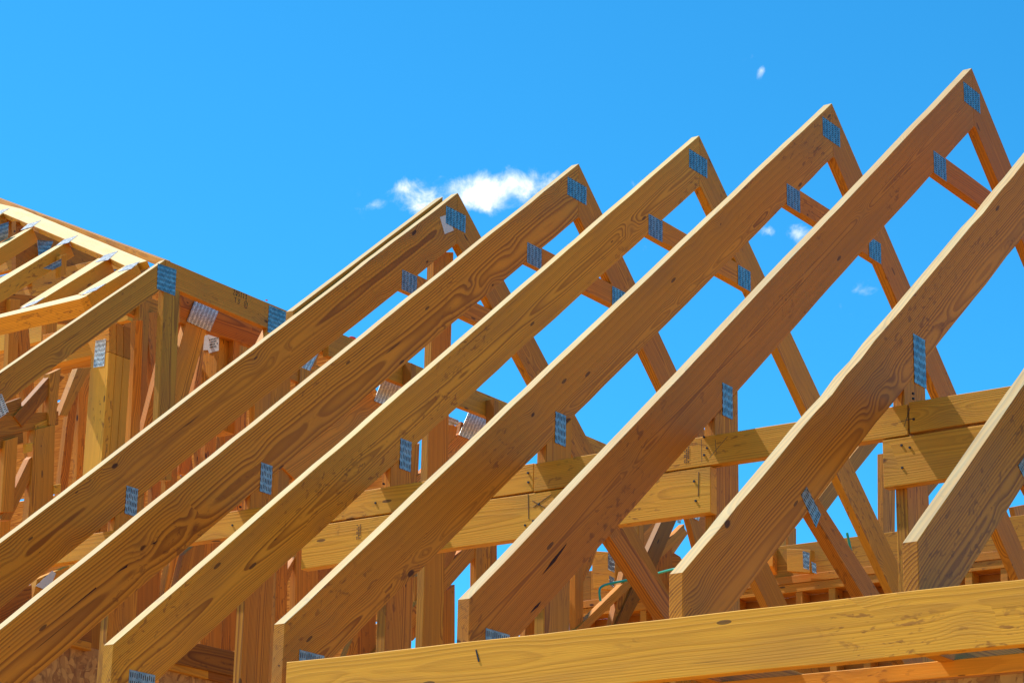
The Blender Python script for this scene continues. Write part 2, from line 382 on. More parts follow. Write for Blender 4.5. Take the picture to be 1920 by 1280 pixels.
# ------------------------------------------------------------------ brace boards along the building
def brace(X, y0, y1, z0, z1, lab, tone, nails=()):
    o = xb("brace_board", X, y0, y1, z0, z1, None, tone=tone, jit=.0009)
    tag(o, lab, "brace board", "brace boards nailed across the truss posts")
    for (yy, zz) in nails:
        m = bpy.data.meshes.new("nail_head"); n = 8; r = .0036
        vs = [(-.002, 0, 0)] + [(-.002, r * math.cos(a * 2 * math.pi / n), r * math.sin(a * 2 * math.pi / n)) for a in range(n)] + [(.004, r * math.cos(a * 2 * math.pi / n), r * math.sin(a * 2 * math.pi / n)) for a in range(n)]
        fs = [(0, 1 + (a + 1) % n, 1 + a) for a in range(n)] + [(1 + a, 1 + (a + 1) % n, 1 + n + (a + 1) % n, 1 + n + a) for a in range(n)]
        m.from_pydata(vs, [], fs); m.materials.append(NAIL); q = bpy.data.objects.new("nail_head", m); COL.objects.link(q); q.parent = o
        c = Vector(o['_o']); q.location = (X - c.x - .001, yy - c.y, zz - c.z)
    return o
XB = -2.0145
def yz(q): p = on_x(q, XB); return p.y, p.z
YT = lambda i: -i * SP + .019
ub = [yz((1000, 868))[1], yz((1002, 918))[1]]
zU1 = yz((1320, 817))[1]; zU0 = yz((1330, 870))[1]
brace(XB, yz((1000, 900))[0], 1.0, zU0, zU1, "yellow upper brace board running far left behind the trusses", (.05, 1.0, .45), [(YT(k) + a, zU0 + b) for k in (2, 3) for a, b in ((.01, .04), (-.02, .10))])
brace(XB - .001, YT(6) - .05, yz((1001, 900))[0] - .0, zU0 - .003, zU1 - .002, "middle upper brace board, square cut end showing left of the highest peaked truss", (.10, .92, .45), [(YT(5) + a, zU0 + b) for a, b in ((-.01, .05), (.0, .085), (.0, .03))] + [(YT(4) + .02, zU0 + .03), (YT(4) + .022, zU0 + .06)])
brace(XB, YT(8), YT(6) - .055, zU0 + .002, zU1 + .003, "right hand upper brace board running behind the nearest truss", (.15, .92, .5), [(YT(6) - .07, zU0 + b) for b in (.04, .1, .115)])
zL1 = zU0 - .006; zL0 = zL1 - .139
brace(XB, yz((1332, 900))[0], yz((565, 1037))[0], zL0, zL1, "pale yellow lower brace board with a vertical brown stamp near its left end", (.0, 1.05, .35), [(YT(5) + .03 + a, zL0 + b) for a, b in ((.0, .04), (.005, .1))] + [(YT(4) + a, zL0 + b) for a, b in ((-.02, .1), (.03, .04), (.0, .05))])
brace(XB, YT(8), yz((1655, 850))[0], zL0, zL1, "short lower brace board at the right, three nails near its square end", (.2, .95, .4), [(YT(6) - .01 + a, zL0 + b) for a, b in ((-.02, .115), (-.045, .105), (-.02, .05))])

# ------------------------------------------------------------------ front board at the tails
XF = -3.2315
pf = on_x((537, 1242), XF)
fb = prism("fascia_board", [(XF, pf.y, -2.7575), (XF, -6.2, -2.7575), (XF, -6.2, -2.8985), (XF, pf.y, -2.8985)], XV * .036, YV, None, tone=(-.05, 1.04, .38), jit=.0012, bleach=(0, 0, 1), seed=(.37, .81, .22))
tag(fb, "long pale yellow board nailed across the truss tails along the bottom", "board")

# wall below
wall = empty("stud_wall", (-3.0, -3, -5.55), "sheathed wall below the front board with a bright orange top plate over strand board", "wall")
xb("top_plate", -3.02, 1.15, -7.0, -2.912, -2.874, wall, tone=(.35, 1.1, .4), th=.14)
osb = prism("sheathing", [(-3.013, 1.1, -5.6), (-3.013, -7, -5.6), (-3.013, -7, -2.916), (-3.013, 1.1, -2.916)], XV * .012, YV, wall, mat=OSB, jit=0)

# ------------------------------------------------------------------ BACKGROUND
#@@BG@@
def xpx(name, px, X, parent, grain=None, tone=(.3, 1, .8), th=T_, **kw):
    pts = [on_x(q, X) for q in px]
    if grain is None:
        L = max(range(len(pts)), key=lambda i: (pts[(i + 1) % len(pts)] - pts[i]).length); grain = pts[(L + 1) % len(pts)] - pts[L]
    return prism(name, pts, XV * th, grain, parent, tone=tone, **kw)

# ---- hip girder truss standing left behind the gable trusses
YG = 1.16
hg = empty("hip_girder_truss", tuple(on_y((310, 700), YG)), "flat topped hip truss with a handwritten number, its corner against the sky at left", "roof truss")
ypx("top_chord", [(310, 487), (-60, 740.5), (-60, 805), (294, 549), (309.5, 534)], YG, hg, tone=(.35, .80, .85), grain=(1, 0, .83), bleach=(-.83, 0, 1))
ypx("flat_chord", [(311, 487), (616, 615.5), (616, 664), (311, 534)], YG, hg, grain=(1, 0, 0), tone=(.55, .86, .6))
ypx("flat_chord", [(616, 616), (1180, 850), (1180, 884), (616, 667)], YG - .042, hg, grain=(1, 0, 0), tone=(.5, .86, .9))
ypx("web_block", [(771, 680), (780, 684), (780, 760), (771, 757)], YG - .10, hg, tone=(.9, .6, .5), th=.057)
ypx("web_block", [(926, 748), (935, 752), (935, 825), (926, 820)], YG - .10, hg, tone=(.9, .6, .5), th=.057)
ypx("web_post", [(307.5, 541), (338, 537), (322, 900), (291, 900)], YG + .002, hg, tone=(.1, .70, .8), th=.036)
ypx("web_post", [(505, 610), (530, 622), (486, 700), (464, 690)], YG + .002, hg, tone=(.4, .95, .6), th=.036)
plate_px([(295.6, 493.8), (330.6, 505.6), (327.8, 554.4), (293.8, 541.3)], YG, hg)
plate_px([(504, 572), (548, 590), (545, 640), (501.5, 622)], YG, hg)
# handwriting on the flat chord
def strokes(name, segs, org, ux, uz, Y, parent, mat, wd=.0016, step=None):
    """pen strokes as thin raised ribbons in the plane y=Y; segs in unit coordinates"""
    vs = []; fs = []
    for sgm in segs:
        pts = [org + ux * a + uz * b for a, b in sgm]
        for i in range(len(pts) - 1):
            d = (pts[i + 1] - pts[i]); 
            if d.length < 1e-7: continue
            n = d.normalized().cross(YV) * wd; k = len(vs); e = d.normalized() * wd * .6
            for dy_ in (-.0006, 0.0):
                for c in (pts[i] - n - e, pts[i] + n - e, pts[i + 1] + n + e, pts[i + 1] - n + e): vs.append(Vector((c.x, Y + dy_, c.z)))
            fs += [(k, k + 1, k + 2, k + 3), (k + 7, k + 6, k + 5, k + 4)] + [(k + a, k + 4 + a, k + 4 + (a + 1) % 4, k + (a + 1) % 4) for a in range(4)]
    off = Vector(parent['_o']); me = bpy.data.meshes.new(name); me.from_pydata([tuple(v - off) for v in vs], [], fs); me.materials.append(mat)
    o = bpy.data.objects.new(name, me); COL.objects.link(o); o.parent = parent; return o
GL = {'2': [[(0, .85), (.3, 1), (.6, .8), (.35, .45), (0, 0), (.7, .05)]], '0': [[(.35, 1), (.05, .7), (.05, .25), (.35, 0), (.65, .3), (.62, .75), (.35, 1)]],
      '5': [[(.65, 1), (.1, .95), (.05, .55), (.5, .55), (.6, .25), (.3, 0), (0, .05)]], '1': [[(.3, 1), (.3, 0)]],
      '3': [[(.05, .95), (.6, .95), (.3, .6), (.62, .35), (.45, .02), (0, .05)]], 'T': [[(0, 1), (.75, .96)], [(.38, 1), (.35, 0)]],
      'o': [[(.5 + .5 * math.cos(a * .6283), .5 + .78 * math.sin(a * .6283)) for a in range(11)], [(.5, .85), (.5, .15)]],
      'E': [[(.6, 1), (0, 1), (0, 0), (.6, 0)], [(0, .5), (.5, .5)]], 'H': [[(0, 1), (0, 0)], [(0, .5), (.6, .5)], [(.6, 1), (.6, 0)]],
      'S': [[(.6, .95), (.2, 1), (.05, .7), (.55, .4), (.5, .05), (0, 0)]], '8': [[(.3, 1), (.05, .75), (.55, .3), (.3, 0), (.05, .25), (.55, .75), (.3, 1)]]}
def write(txt, q0, q1, hpx, Y, parent, mat, wd, name="handwriting", adv=.95):
    a = on_y(q0, Y); b = on_y(q1, Y); hgt = (on_y((q0[0], q0[1] - hpx), Y) - a).length
    ux = (b - a) / (len(txt) * adv); uz = ZV * hgt; segs = []
    for i, ch in enumerate(txt):
        for s_ in GL.get(ch, []): segs.append([(i * adv + p * .85, r) for p, r in s_])
    strokes(name, segs, a, ux, uz, Y - .0006, parent, mat, wd)
write("205113", (437.5, 552), (464, 562.5), 9.5, YG, hg, INK, .0014)
write("T3 o", (439, 566), (464, 577), 9, YG, hg, INK, .0012)

# ---- panel of rafters lying in the roof plane, seen from above
PN = Vector((-.83, 0, 1)).normalized(); PP = on_y((310, 487), YG) + PN * .004
def ppx(name, px, parent, grain=None, tone=(.1, 1, .5), th=.085, lift=0, **kw):
    P = PP + PN * lift; pts = [on_plane(q, P, PN) for q in px]
    if grain is None:
        L = max(range(len(pts)), key=lambda i: (pts[(i + 1) % len(pts)] - pts[i]).length); grain = pts[(L + 1) % len(pts)] - pts[L]
    return prism(name, pts, -PN * th, grain, parent, tone=tone, **kw)
pan = empty("rafter_panel", tuple(on_plane((150, 520), PP, PN)), "sunlit bleached panel of parallel rafters below a wide slanting board, far left", "roof panel")
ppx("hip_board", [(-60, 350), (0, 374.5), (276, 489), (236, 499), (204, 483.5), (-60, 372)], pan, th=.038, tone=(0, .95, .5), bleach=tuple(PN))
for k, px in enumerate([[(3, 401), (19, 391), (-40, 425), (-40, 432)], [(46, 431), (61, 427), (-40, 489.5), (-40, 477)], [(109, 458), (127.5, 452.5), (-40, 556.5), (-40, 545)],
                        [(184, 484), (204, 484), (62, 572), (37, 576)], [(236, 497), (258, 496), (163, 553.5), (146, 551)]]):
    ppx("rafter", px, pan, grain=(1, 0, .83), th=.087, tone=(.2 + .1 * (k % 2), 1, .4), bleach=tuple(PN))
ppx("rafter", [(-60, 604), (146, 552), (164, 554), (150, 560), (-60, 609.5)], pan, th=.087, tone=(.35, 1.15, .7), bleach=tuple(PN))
def pplate(px):
    P = PP + PN * .0015; pts = [on_plane(q, P, PN) for q in px]
    prism("gusset_plate", pts, -PN * .0013, pts[1] - pts[2], pan, mat=PLATE, cham=.0002, jit=0)
for px in [[(-14, 408), (-4, 395), (19, 390), (1, 401)], [(38, 432), (52, 420), (77, 413), (61, 425)], [(104, 461), (120, 449), (146, 441), (128, 455)], [(178, 492), (196, 478), (222, 470), (203, 487)],
           [(220, 510), (236, 498), (262, 490), (246, 504)], [(150, 554), (166, 543), (199, 531), (180, 544)], [(36, 580), (50, 570), (84, 557), (68, 568)]]: pplate(px)

# ---- ridge boards of the main hip roof behind the panel
rb = empty("hip_rafter", tuple(on_y((150, 420), 3.2)), "thin brown rafter edge running along the skyline above the bleached panel", "rafter")
def edge3(name, qa, Ya, qb, Yb, h, parent, tone):
    a = on_y(qa, Ya); b = on_y(qb, Yb); n = (b - a).cross(ZV).normalized()
    if n.dot(CAM - a) < 0: n = -n
    return prism(name, [a, b, b - ZV * h, a - ZV * h], -n * .03, b - a, parent, tone=tone)
edge3("rafter_edge", (-60, 350), 5.2, (309, 487.5), 1.4, .042, rb, (.45, .8, .8))
rb2 = empty("inner_plank_stack", tuple(on_x((100, 560), 1.6)), "broad brown planks with knots seen through the gaps of the bleached panel", "planks")
xpx("plank", [(-40, 500), (60, 450), (125, 478), (-40, 522)], 1.62, rb2, tone=(.3, .9, .7))
xpx("plank", [(60, 515), (240, 474), (240, 545), (60, 588)], 1.5, rb2, tone=(.2, .95, .6))
xpx("plank", [(-40, 528), (62, 503), (62, 570), (-40, 596)], 1.56, rb2, tone=(.2, .9, .7))
xpx("plank", [(-40, 600), (240, 536), (240, 600), (-40, 668)], 1.42, rb2, tone=(.05, 1.05, .45))
xpx("plank", [(-40, 420), (18, 410), (60, 430), (-40, 470)], 1.7, rb2, tone=(.6, .7, .7))
plate_px([(0, 421), (16, 416), (15, 446), (-4, 455)], 3.4, rb2)
plate_px([(70, 450), (100, 452), (92, 470), (72, 482)], 3.0, rb2)
plate_px([(80, 503), (115, 485), (115, 498), (98, 506)], 2.4, rb2)
plate_px([(165, 530), (205, 505), (220, 505), (185, 528)], 2.2, rb2)
ypx("plank", [(30, 414), (286, 506), (286, 560), (30, 530)], 3.7, rb2, grain=(1, 0, -.2), tone=(.8, .7, .9))
ypx("web_post", [(115, 479), (126, 476), (124, 515), (113, 520)], 2.5, rb2, tone=(.3, .9, .6))

# ---- columns of stacked studs with headers
def column(e, px, X, n, t, tone):
    for k in range(n):
        q = [on_x(p, X) for p in px]; pts = [p + XV * (k * (t + .002)) for p in q]
        prism("post_ply", pts, XV * t, (0, 0, 1), e, tone=(tone[0] + .1 * k, tone[1] - .12 * (k > 0), tone[2]))
c1 = empty("built_up_post", tuple(on_x((172, 800), .0)), "bright yellow post of three layers with a toothed plate at its top, left", "post")
column(c1, [(171, 666), (204.6, 660), (186, 930), (151, 935)], .0, 3, .048, (-.05, 1.15, .35))
pq = [on_x(p, -.0016) for p in [(179, 639), (198.7, 635), (195, 686), (175, 689)]]
prism("gusset_plate", pq, XV * .0013, pq[1] - pq[0], c1, mat=ZINC, cham=.0002, jit=0)
h1 = empty("header_beam", tuple(on_x((150, 660), 0)), "layered header beam resting on the yellow post behind the hip truss chord", "beam")
for k in range(3):
    q = [on_x(p, 0) + XV * (k * .05) for p in [(205, 600), (204.8, 659), (80, 687), (80, 628)]]
    prism("beam_ply", q, XV * .048, YV, h1, tone=(.2 + .2 * k, .95 - .15 * k, .6))
c2 = empty("built_up_post", tuple(on_x((395, 700), .75)), "brown layered post carrying a torn white paper tag, under the numbered truss", "post")
column(c2, [(383, 600), (412, 594), (400, 800), (372, 806)], .75, 3, .052, (.35, .92, .7))
tp = [on_x(p, .7475) for p in [(383.5, 629), (410.5, 623.5), (410, 657), (392, 662), (390, 656), (381, 656)]]
prism("paper_tag", tp, XV * .001, YV, c2, mat=PAPER, cham=.0001, jit=0)
def tagtext(quad, X, parent, rows=4, nch=6):
    P = [on_x(q, X) for q in quad]; vs = []; fs = []; off = Vector(parent['_o']); R_ = random.Random(5)
    for r in range(rows):
        for c in range(nch):
            if R_.random() < .15: continue
            u0 = (c + .12) / nch; u1 = (c + .82) / nch; v0 = (r + .2) / rows; v1 = (r + .7) / rows; k = len(vs)
            for u, v in ((u0, v0), (u1, v0), (u1, v1), (u0, v1)): vs.append((P[0].lerp(P[1], u)).lerp(P[3].lerp(P[2], u), v) - off)
            fs.append((k, k + 1, k + 2, k + 3))
    me = bpy.data.meshes.new("tag_print"); me.from_pydata([tuple(v) for v in vs], [], fs); me.materials.append(INK); o = bpy.data.objects.new("tag_print", me); COL.objects.link(o); o.parent = parent
tagtext([(392, 635), (409, 631), (408.5, 651), (393, 654)], .7465, c2)

# ---- sheathed back slope of the hip roof, boards with open joints
DN = Vector((.83, 0, 1)).normalized(); DP = Vector((4.0, 4, 1.5))
deck = empty("roof_sheathing", tuple(on_plane((300, 700), DP, DN)), "orange lit underside of plywood roof sheathing with narrow sky slits, behind the left posts", "sheathing")
a0 = on_plane((520, 600), DP, DN)
def dpt(y, x): return Vector((x, y, DP.z - .83 * (x - DP.x)))
xs = [on_plane(q, DP, DN).x for q in [(330, 500)]]
rows = [3.75, 4.37, 4.98, 5.59, 6.2, 6.81, 7.4]
for r in range(len(rows) - 1):
    x0, x1 = rows[r] + .008, rows[r + 1] - .008
    yn = 8.0                                     # follow the hip down: cut each course where the hip crosses it
    while yn > 1.3:
        d = dpt(yn, x0) - CAM; zz = d.dot(FV); px_ = 960 + FPX * d.dot(RV) / zz; py_ = 640 - FPX * d.dot(UV) / zz
        if py_ < 503 + .418 * (px_ - 310) or px_ > 690 + 12 * r: break
        yn -= .02
    for j, (ya, yb_) in enumerate([(yn, 5.6 + .3 * (r % 2)), (5.62 + .3 * (r % 2), 8.2), (8.22, 11)]):
        if ya > yb_: ya = yb_ - .3
        prism("sheathing_panel", [dpt(ya, x0), dpt(yb_, x0), dpt(yb_, x1), dpt(ya, x1)], DN * .012, YV, deck, mat=PLY, jit=0)

# ---- web members of the inner trusses of the hip wing (parallel planes)
def inner(Y, lab, items, plates=()):
    e = empty("inner_truss", tuple(on_y(items[0][0][0], Y)), lab, "roof truss", "trusses of the hip wing behind the gable row")
    for k, (px, tone) in enumerate(items):
        tone = (min(1, tone[0] * .8 + .4), tone[1] * 1.0, min(1.0, tone[2] + .2))
        ypx("web_member", px, Y + .0025 * k, e, tone=tone, th=.036)
    for px, turn in plates: plate_px(px, Y - .003, e, turn, mat=ZINC)
    return e
inner(1.40, "inner truss with a big tilted toothed plate below the handwritten number", [
    ([(351, 600), (388, 617), (352, 745), (325, 775), (322, 700)], (.2, 1.0, .6)),
    ([(338, 539), (540, 622), (540, 672), (338, 604)], (.5, .8, .7)),
    ([(440, 600), (452, 604), (446, 740), (434, 740)], (.4, .8, .6))],
    [([(367.5, 557.5), (411.9, 578), (393.8, 621.9), (350, 602.5)], True)])
inner(1.62, "inner truss with a slanting web and small bracket near the left sky slits", [
    ([(330, 560), (352, 566), (300, 800), (270, 850), (262, 830)], (.35, .95, .7)),
    ([(255, 600), (268, 600), (262, 830), (244, 830)], (.2, 1.1, .5)),
    ([(333, 690), (347, 640), (346, 680), (300, 800), (280, 800)], (.6, 1.1, .9)),
    ([(560, 640), (602, 655), (590, 690), (548, 672)], (.4, .9, .6))],
    [([(337, 572), (358, 578), (355, 592), (335, 585)], False), ([(556, 637), (600, 655), (581, 695), (537, 677)], True)])
inner(1.28, "inner truss with a pale tilted plate between the second and third gable trusses", [
    ([(690, 735), (742, 769), (560, 905), (515, 862)], (.5, 1.05, .5)),
    ([(566, 820), (588, 812), (585, 1000), (563, 1000)], (.1, 1.1, .5)),
    ([(610, 690), (640, 700), (520, 860), (495, 850)], (.5, .9, .6)),
    ([(478, 730), (509, 705), (505, 960), (474, 960)], (.45, 1.0, .7)),
    ([(509, 690), (545, 700), (541, 960), (506, 960)], (.35, .85, .6)),
    ([(540, 800), (552, 790), (548, 900), (537, 900)], (.6, .7, .6)),
    ([(674, 745), (700, 730), (696, 860), (666, 870)], (.3, 1.0, .6))],
    [([(720, 702), (762, 719), (743, 768), (701, 751)], True)])
inner(1.34, "inner truss with the brightest tilted plate beside the reddish truss joint", [
    ([(862, 812), (903, 832), (770, 955), (745, 930)], (.75, 1.1, .8)),
    ([(838, 790), (858, 800), (840, 900), (822, 905)], (.5, .95, .6)),
    ([(865, 790), (885, 800), (860, 880), (850, 870)], (.6, .7, .6)),
    ([(775, 840), (787, 830), (781, 960), (768, 960)], (.7, .9, .6)),
    ([(834, 700), (836, 710), (700, 905), (660, 905), (690, 870)], (.6, .75, .8))],
    [([(880.6, 767.5), (925, 785), (904, 832), (860, 815.6)], True), ([(838, 779), (860, 788), (858, 797), (834, 796)], False)])
def lattice(Y, x0, x1, ytop, slope, ybot, step, lab, seed):
    """posts and slanting webs of one inner truss, top ends under its flat chord"""
    R_ = random.Random(seed); it = []; x = x0; k = 0
    while x < x1:
        yt = ytop + slope * (x - x0); w_ = R_.uniform(17, 25); ln = -.045 * (1 - x / 1400)
        yb2 = ybot + R_.uniform(-10, 20); dxp = ln * (yb2 - yt)
        it.append(([(x, yt), (x + w_, yt + slope * w_), (x + w_ + dxp, yb2), (x + dxp, yb2)], (R_.uniform(0, .6), R_.uniform(.75, 1.1), R_.uniform(.5, .9))))
        xn = x + step * R_.uniform(.85, 1.15); w2 = R_.uniform(15, 21)
        if k % 2: a, c = (x + w_, yb2 - 120), (xn, ytop + slope * (xn - x0) + 20)
        else: a, c = (xn - 8, yb2 - 110), (x + w_ + 2, yt + 25)
        d = Vector((c[0] - a[0], c[1] - a[1])).normalized(); n = (-d.y * w2 / 2, d.x * w2 / 2)
        it.append(([(a[0] + n[0], a[1] + n[1]), (c[0] + n[0], c[1] + n[1]), (c[0] - n[0], c[1] - n[1]), (a[0] - n[0], a[1] - n[1])], (R_.uniform(.2, .9), R_.uniform(.75, 1.1), R_.uniform(.5, .9))))
        x = xn; k += 1
    it.append(([(x0 - 30, ytop - 10 - slope * 30), (x1, ytop - 10 + slope * (x1 - x0)), (x1, ytop + 36 + slope * (x1 - x0)), (x0 - 30, ytop + 36 - slope * 30)], (.5, .85, .7)))
    return inner(Y, lab, it)
lattice(2.15, 262, 640, 560, .405, 1010, 62, "inner truss with a row of upright studs just behind the tilted plates", 4)
lattice(2.95, 20, 470, 560, .10, 1120, 74, "rearmost inner truss, its studs standing against the orange sheathing at left", 8)
inner(.55, "inner truss whose lattice of slanting webs shows above the middle of the front board", [
    ([(892, 985), (921, 985), (921, 1210), (892, 1210)], (.25, 1.0, .9)),
    ([(921, 990), (932, 990), (932, 1060), (921, 1075)], (.6, .85, .8)),
    ([(893, 1000), (893, 1042), (720, 1240), (690, 1240), (700, 1225)], (.5, 1.0, .9)),
    ([(861, 985), (874, 985), (846, 1060), (822, 1085), (822, 1035)], (.75, .85, .9)),
    ([(556, 1030), (597, 1030), (597, 1160), (553, 1160)], (.45, 1.05, .8)),
    ([(519, 1060), (535, 1045), (540, 1050), (535, 1290), (512, 1290)], (.6, .95, .7)),
    ([(616, 1020), (655, 1020), (600, 1100), (596, 1088), (598, 1067)], (.8, .8, .7)),
    ([(555, 1040), (545, 1080), (520, 1130), (519, 1100)], (.6, .9, .8)),
    ([(640, 1250), (672, 1170), (671, 1200), (668, 1240)], (.4, .85, .7)),
    ([(669, 1140), (705, 1120), (705, 1250), (669, 1250)], (.75, .75, .7)),
    ([(832, 1110), (853, 1095), (853, 1220), (831, 1220)], (.8, .9, .6)),
    ([(780, 1080), (830, 1050), (822, 1140), (775, 1200)], (.5, .9, .8))])
inner(.20, "inner truss with crossed webs visible between the highest and the ragged gable truss", [
    ([(1262, 930), (1283, 942), (1226, 1075), (1170, 1180), (1150, 1180), (1212, 1040)], (.3, .48, .7)),
    ([(1283, 940), (1300, 940), (1332, 1040), (1310, 1040)], (.5, .8, .7)),
    ([(1283, 982), (1285, 1002), (1100, 1180), (1079, 1180)], (.35, 1.05, .7)),
    ([(1197, 945), (1207, 945), (1207, 1060), (1197, 1050)], (.4, 1.0, .6)),
    ([(1140, 950), (1197, 945), (1197, 1010), (1160, 990)], (.2, 1.05, .5)),
    ([(1170, 1070), (1188, 1085), (1160, 1180), (1145, 1180)], (.45, .8, .7)),
    ([(1078, 1010), (1094, 1000), (1094, 1200), (1078, 1200)], (.5, 1.0, .7)),
    ([(1108, 1000), (1135, 985), (1110, 1060), (1094, 1090), (1094, 1060)], (.6, 1.05, .7)),
    ([(1221, 1030), (1260, 1010), (1262, 1120), (1230, 1120)], (.8, .9, .8)),
    ([(1255, 1030), (1276, 1043), (1290, 1080), (1262, 1080)], (.9, .85, .7))],
    [([(1270, 934), (1292, 934), (1292, 948), (1272, 943)], False), ([(1294, 936), (1320, 948), (1310, 976), (1290, 966)], True), ([(1268, 965), (1278, 972), (1276, 981), (1270, 980)], False)])
inner(1.0, "inner truss of grey brown boards glimpsed behind the crossed webs", [
    ([(1207, 930), (1270, 930), (1240, 964), (1207, 1000)], (.3, .62, .6)),
    ([(1207, 990), (1242, 966), (1236, 1000), (1207, 1036)], (.7, .9, .7)),
    ([(1292, 930), (1345, 930), (1345, 960), (1330, 1000), (1305, 1010)], (.85, .85, .7)),
    ([(1281, 985), (1290, 1000), (1262, 1040), (1240, 1030)], (.5, 1.0, .7)),
    ([(1000, 1000), (1078, 960), (1060, 1200), (980, 1240)], (.45, .85, .8))])
inner(-.2, "inner truss with a greyish brown web rising behind the right end of the brace boards", [
    ([(1660, 815), (1604, 885), (1548, 960), (1528, 944), (1600, 850), (1625, 820)], (.2, .62, .5)),
    ([(1655, 850), (1679, 850), (1678, 1000), (1656, 1004)], (.45, .85, .8)),
    ([(1790, 870), (1745, 925), (1700, 985), (1700, 940), (1745, 880)], (.3, .6, .7)),
    ([(1478, 985), (1493, 990), (1493, 1090), (1478, 1090)], (.5, .85, .6)),
    ([(1461, 1010), (1474, 1000), (1474, 1110), (1461, 1110)], (.0, 1.0, .4)),
    ([(1449, 1030), (1459, 1020), (1459, 1080), (1449, 1060)], (.5, 1.3, .5)),
    ([(1900, 950), (1925, 945), (1940, 1040), (1925, 1060)], (.6, .8, .7))])
inner(.75, "inner truss of upright webs seen at the far left edge beside pale wooden blocks", [
    ([(66, 805), (104, 795), (98, 1010), (50, 1010)], (.15, 1.0, .7)),
    ([(94, 700), (115, 690), (104, 800), (92, 796)], (.3, .95, .6)),
    ([(10, 825), (34, 818), (26, 960), (2, 960)], (.4, 1.1, .6)),
    ([(55, 860), (66, 850), (66, 880), (20, 975), (0, 975)], (.5, .9, .7)),
    ([(98, 700), (122, 706), (42, 800), (26, 780)], (.8, .6, .7)),
    ([(146, 690), (172, 688), (126, 780), (112, 778)], (.25, 1.0, .6)),
    ([(65, 796), (90, 786), (102, 806), (70, 822)], (.0, 1.1, .3)),
    ([(-20, 780), (110, 770), (110, 796), (-20, 822)], (.5, .75, .7)),
    ([(-30, 770), (40, 745), (44, 830), (-30, 850)], (.5, .6, .9))],
    [([(-6, 742), (3, 738), (16, 772), (-4, 786)], True)])
inner(.45, "inner truss low at the left under the farthest gable truss", [
    ([(145, 1000), (176, 985), (172, 1100), (140, 1100)], (-.05, 1.05, .4)),
    ([(190, 960), (245, 930), (243, 1010), (188, 1010)], (.5, .85, .6)),
    ([(70, 1085), (130, 1060), (130, 1110), (60, 1130)], (.1, 1.05, .4)),
    ([(0, 1120), (60, 1095), (60, 1150), (0, 1180)], (.8, .6, .7)),
    ([(175, 985), (190, 980), (186, 1120), (170, 1120)], (.6, .75, .7)),
    ([(205, 1100), (245, 1060), (240, 1290), (197, 1290)], (.45, .9, .7)),
    ([(245, 1060), (300, 1020), (300, 1200), (240, 1230)], (.7, .8, .7)),
    ([(320, 1050), (345, 1010), (310, 1130), (300, 1150)], (.5, 1.15, .6)),
    ([(345, 1040), (385, 1000), (380, 1150), (310, 1190)], (.3, .8, .7)),
    ([(380, 990), (420, 990), (415, 1230), (376, 1230)], (.55, .95, .7)),
    ([(421, 990), (460, 980), (456, 1210), (418, 1230)], (.75, .8, .7)),
    ([(171, 1160), (190, 1145), (186, 1290), (166, 1290)], (.2, .55, .7))])
tw = prism("paper_tag", [on_y(p, .447) for p in [(67, 1098), (98, 1069), (105, 1074), (96, 1096), (88, 1106)]], YV * .001, XV, None, mat=PAPER, cham=.0001, jit=0)
tag(tw, "white printed paper tag stapled between the first and second gable trusses, lower left", "paper tag")
for q in ([(49, 832), (62, 829), (61, 846), (49, 849)], [(102, 909), (115, 906), (114, 924), (102, 926)]):
    pq = [on_y(p, .743) for p in q]
    o = prism("stamped_block", pq, YV * .02, XV, None, tone=(-.1, 1.1, .1), jit=0)
    tag(o, "small pale stamped wood block, " + ("upper one at the far left edge" if q[0][0] < 80 else "lower one just above the farthest truss chord"), "wood block")

# ---- cross wall under the hip girder
cw = empty("cross_wall", (-1.6, .35, -5.6), "dark strand board wall with stained plates under the left gable trusses", "wall")
ypx("stained_plate", [(330, 1196), (440, 1221), (440, 1267), (330, 1243)], .30, cw, tone=(.7, .38, .9), grain=(1, 0, 0))
ypx("wall_plate", [(300, 1236), (391, 1257), (391, 1272), (300, 1250)], .31, cw, tone=(.2, .75, .4), grain=(1, 0, 0))
ypx("wall_plate", [(391, 1257), (440, 1268), (440, 1284), (391, 1272)], .31, cw, tone=(.9, .4, .4), grain=(1, 0, 0))
ypx("sheathing", [(310, 1253), (520, 1300), (520, 1420), (310, 1420)], .33, cw, grain=(1, 0, 0), mat=OSB, jit=0)
ypx("wall_plate", [(80, 1180), (172, 1204), (172, 1219), (80, 1195)], .31, cw, tone=(.3, .7, .4), grain=(1, 0, 0))
ypx("sheathing", [(-60, 1160), (205, 1222), (205, 1500), (-60, 1500)], .34, cw, grain=(1, 0, 0), mat=OSB, jit=0)
ypx("wall_plate", [(60, 1145), (172, 1170), (172, 1204), (60, 1180)], .36, cw, tone=(.9, .45, .6), grain=(1, 0, 0))

# ---- wall and header of the taller part beyond the gable roof
XW = 3.6
fw = empty("back_wall", (XW, -1, -5.6), "reddish framed wall with a header beam seen through the webs at right", "wall")
def zx(q): return on_x(q, XW).z
def yx(q): return on_x(q, XW).y
zA, zB = zx((1568, 1010)), zx((1650, 1062)); zC, zD = zx((1600, 1065)) , zx((1640, 1093))
yL = yx((1079, 1075)); yR = -3.2
xb("header_beam", XW, yx((1108, 1070)), yR, zB, zA, fw, tone=(.35, .72, .6))
zm = (zC + zD) / 2
xb("top_plate", XW - .02, yL, yR, zm + .001, zC - .004, fw, tone=(.8, .85, .4), th=.12)
xb("top_plate", XW - .015, yL, yR, zD, zm - .001, fw, tone=(.7, .9, .4), th=.12)
prism("sheathing", [(XW + .09, yL - .02, zD - 1.7), (XW + .09, yR, zD - 1.7), (XW + .09, yR, zD - .002), (XW + .09, yL - .02, zD - .002)], XV * .012, YV, fw, tone=(.8, .7, .8), jit=0)
k = 0; y = yL - .05
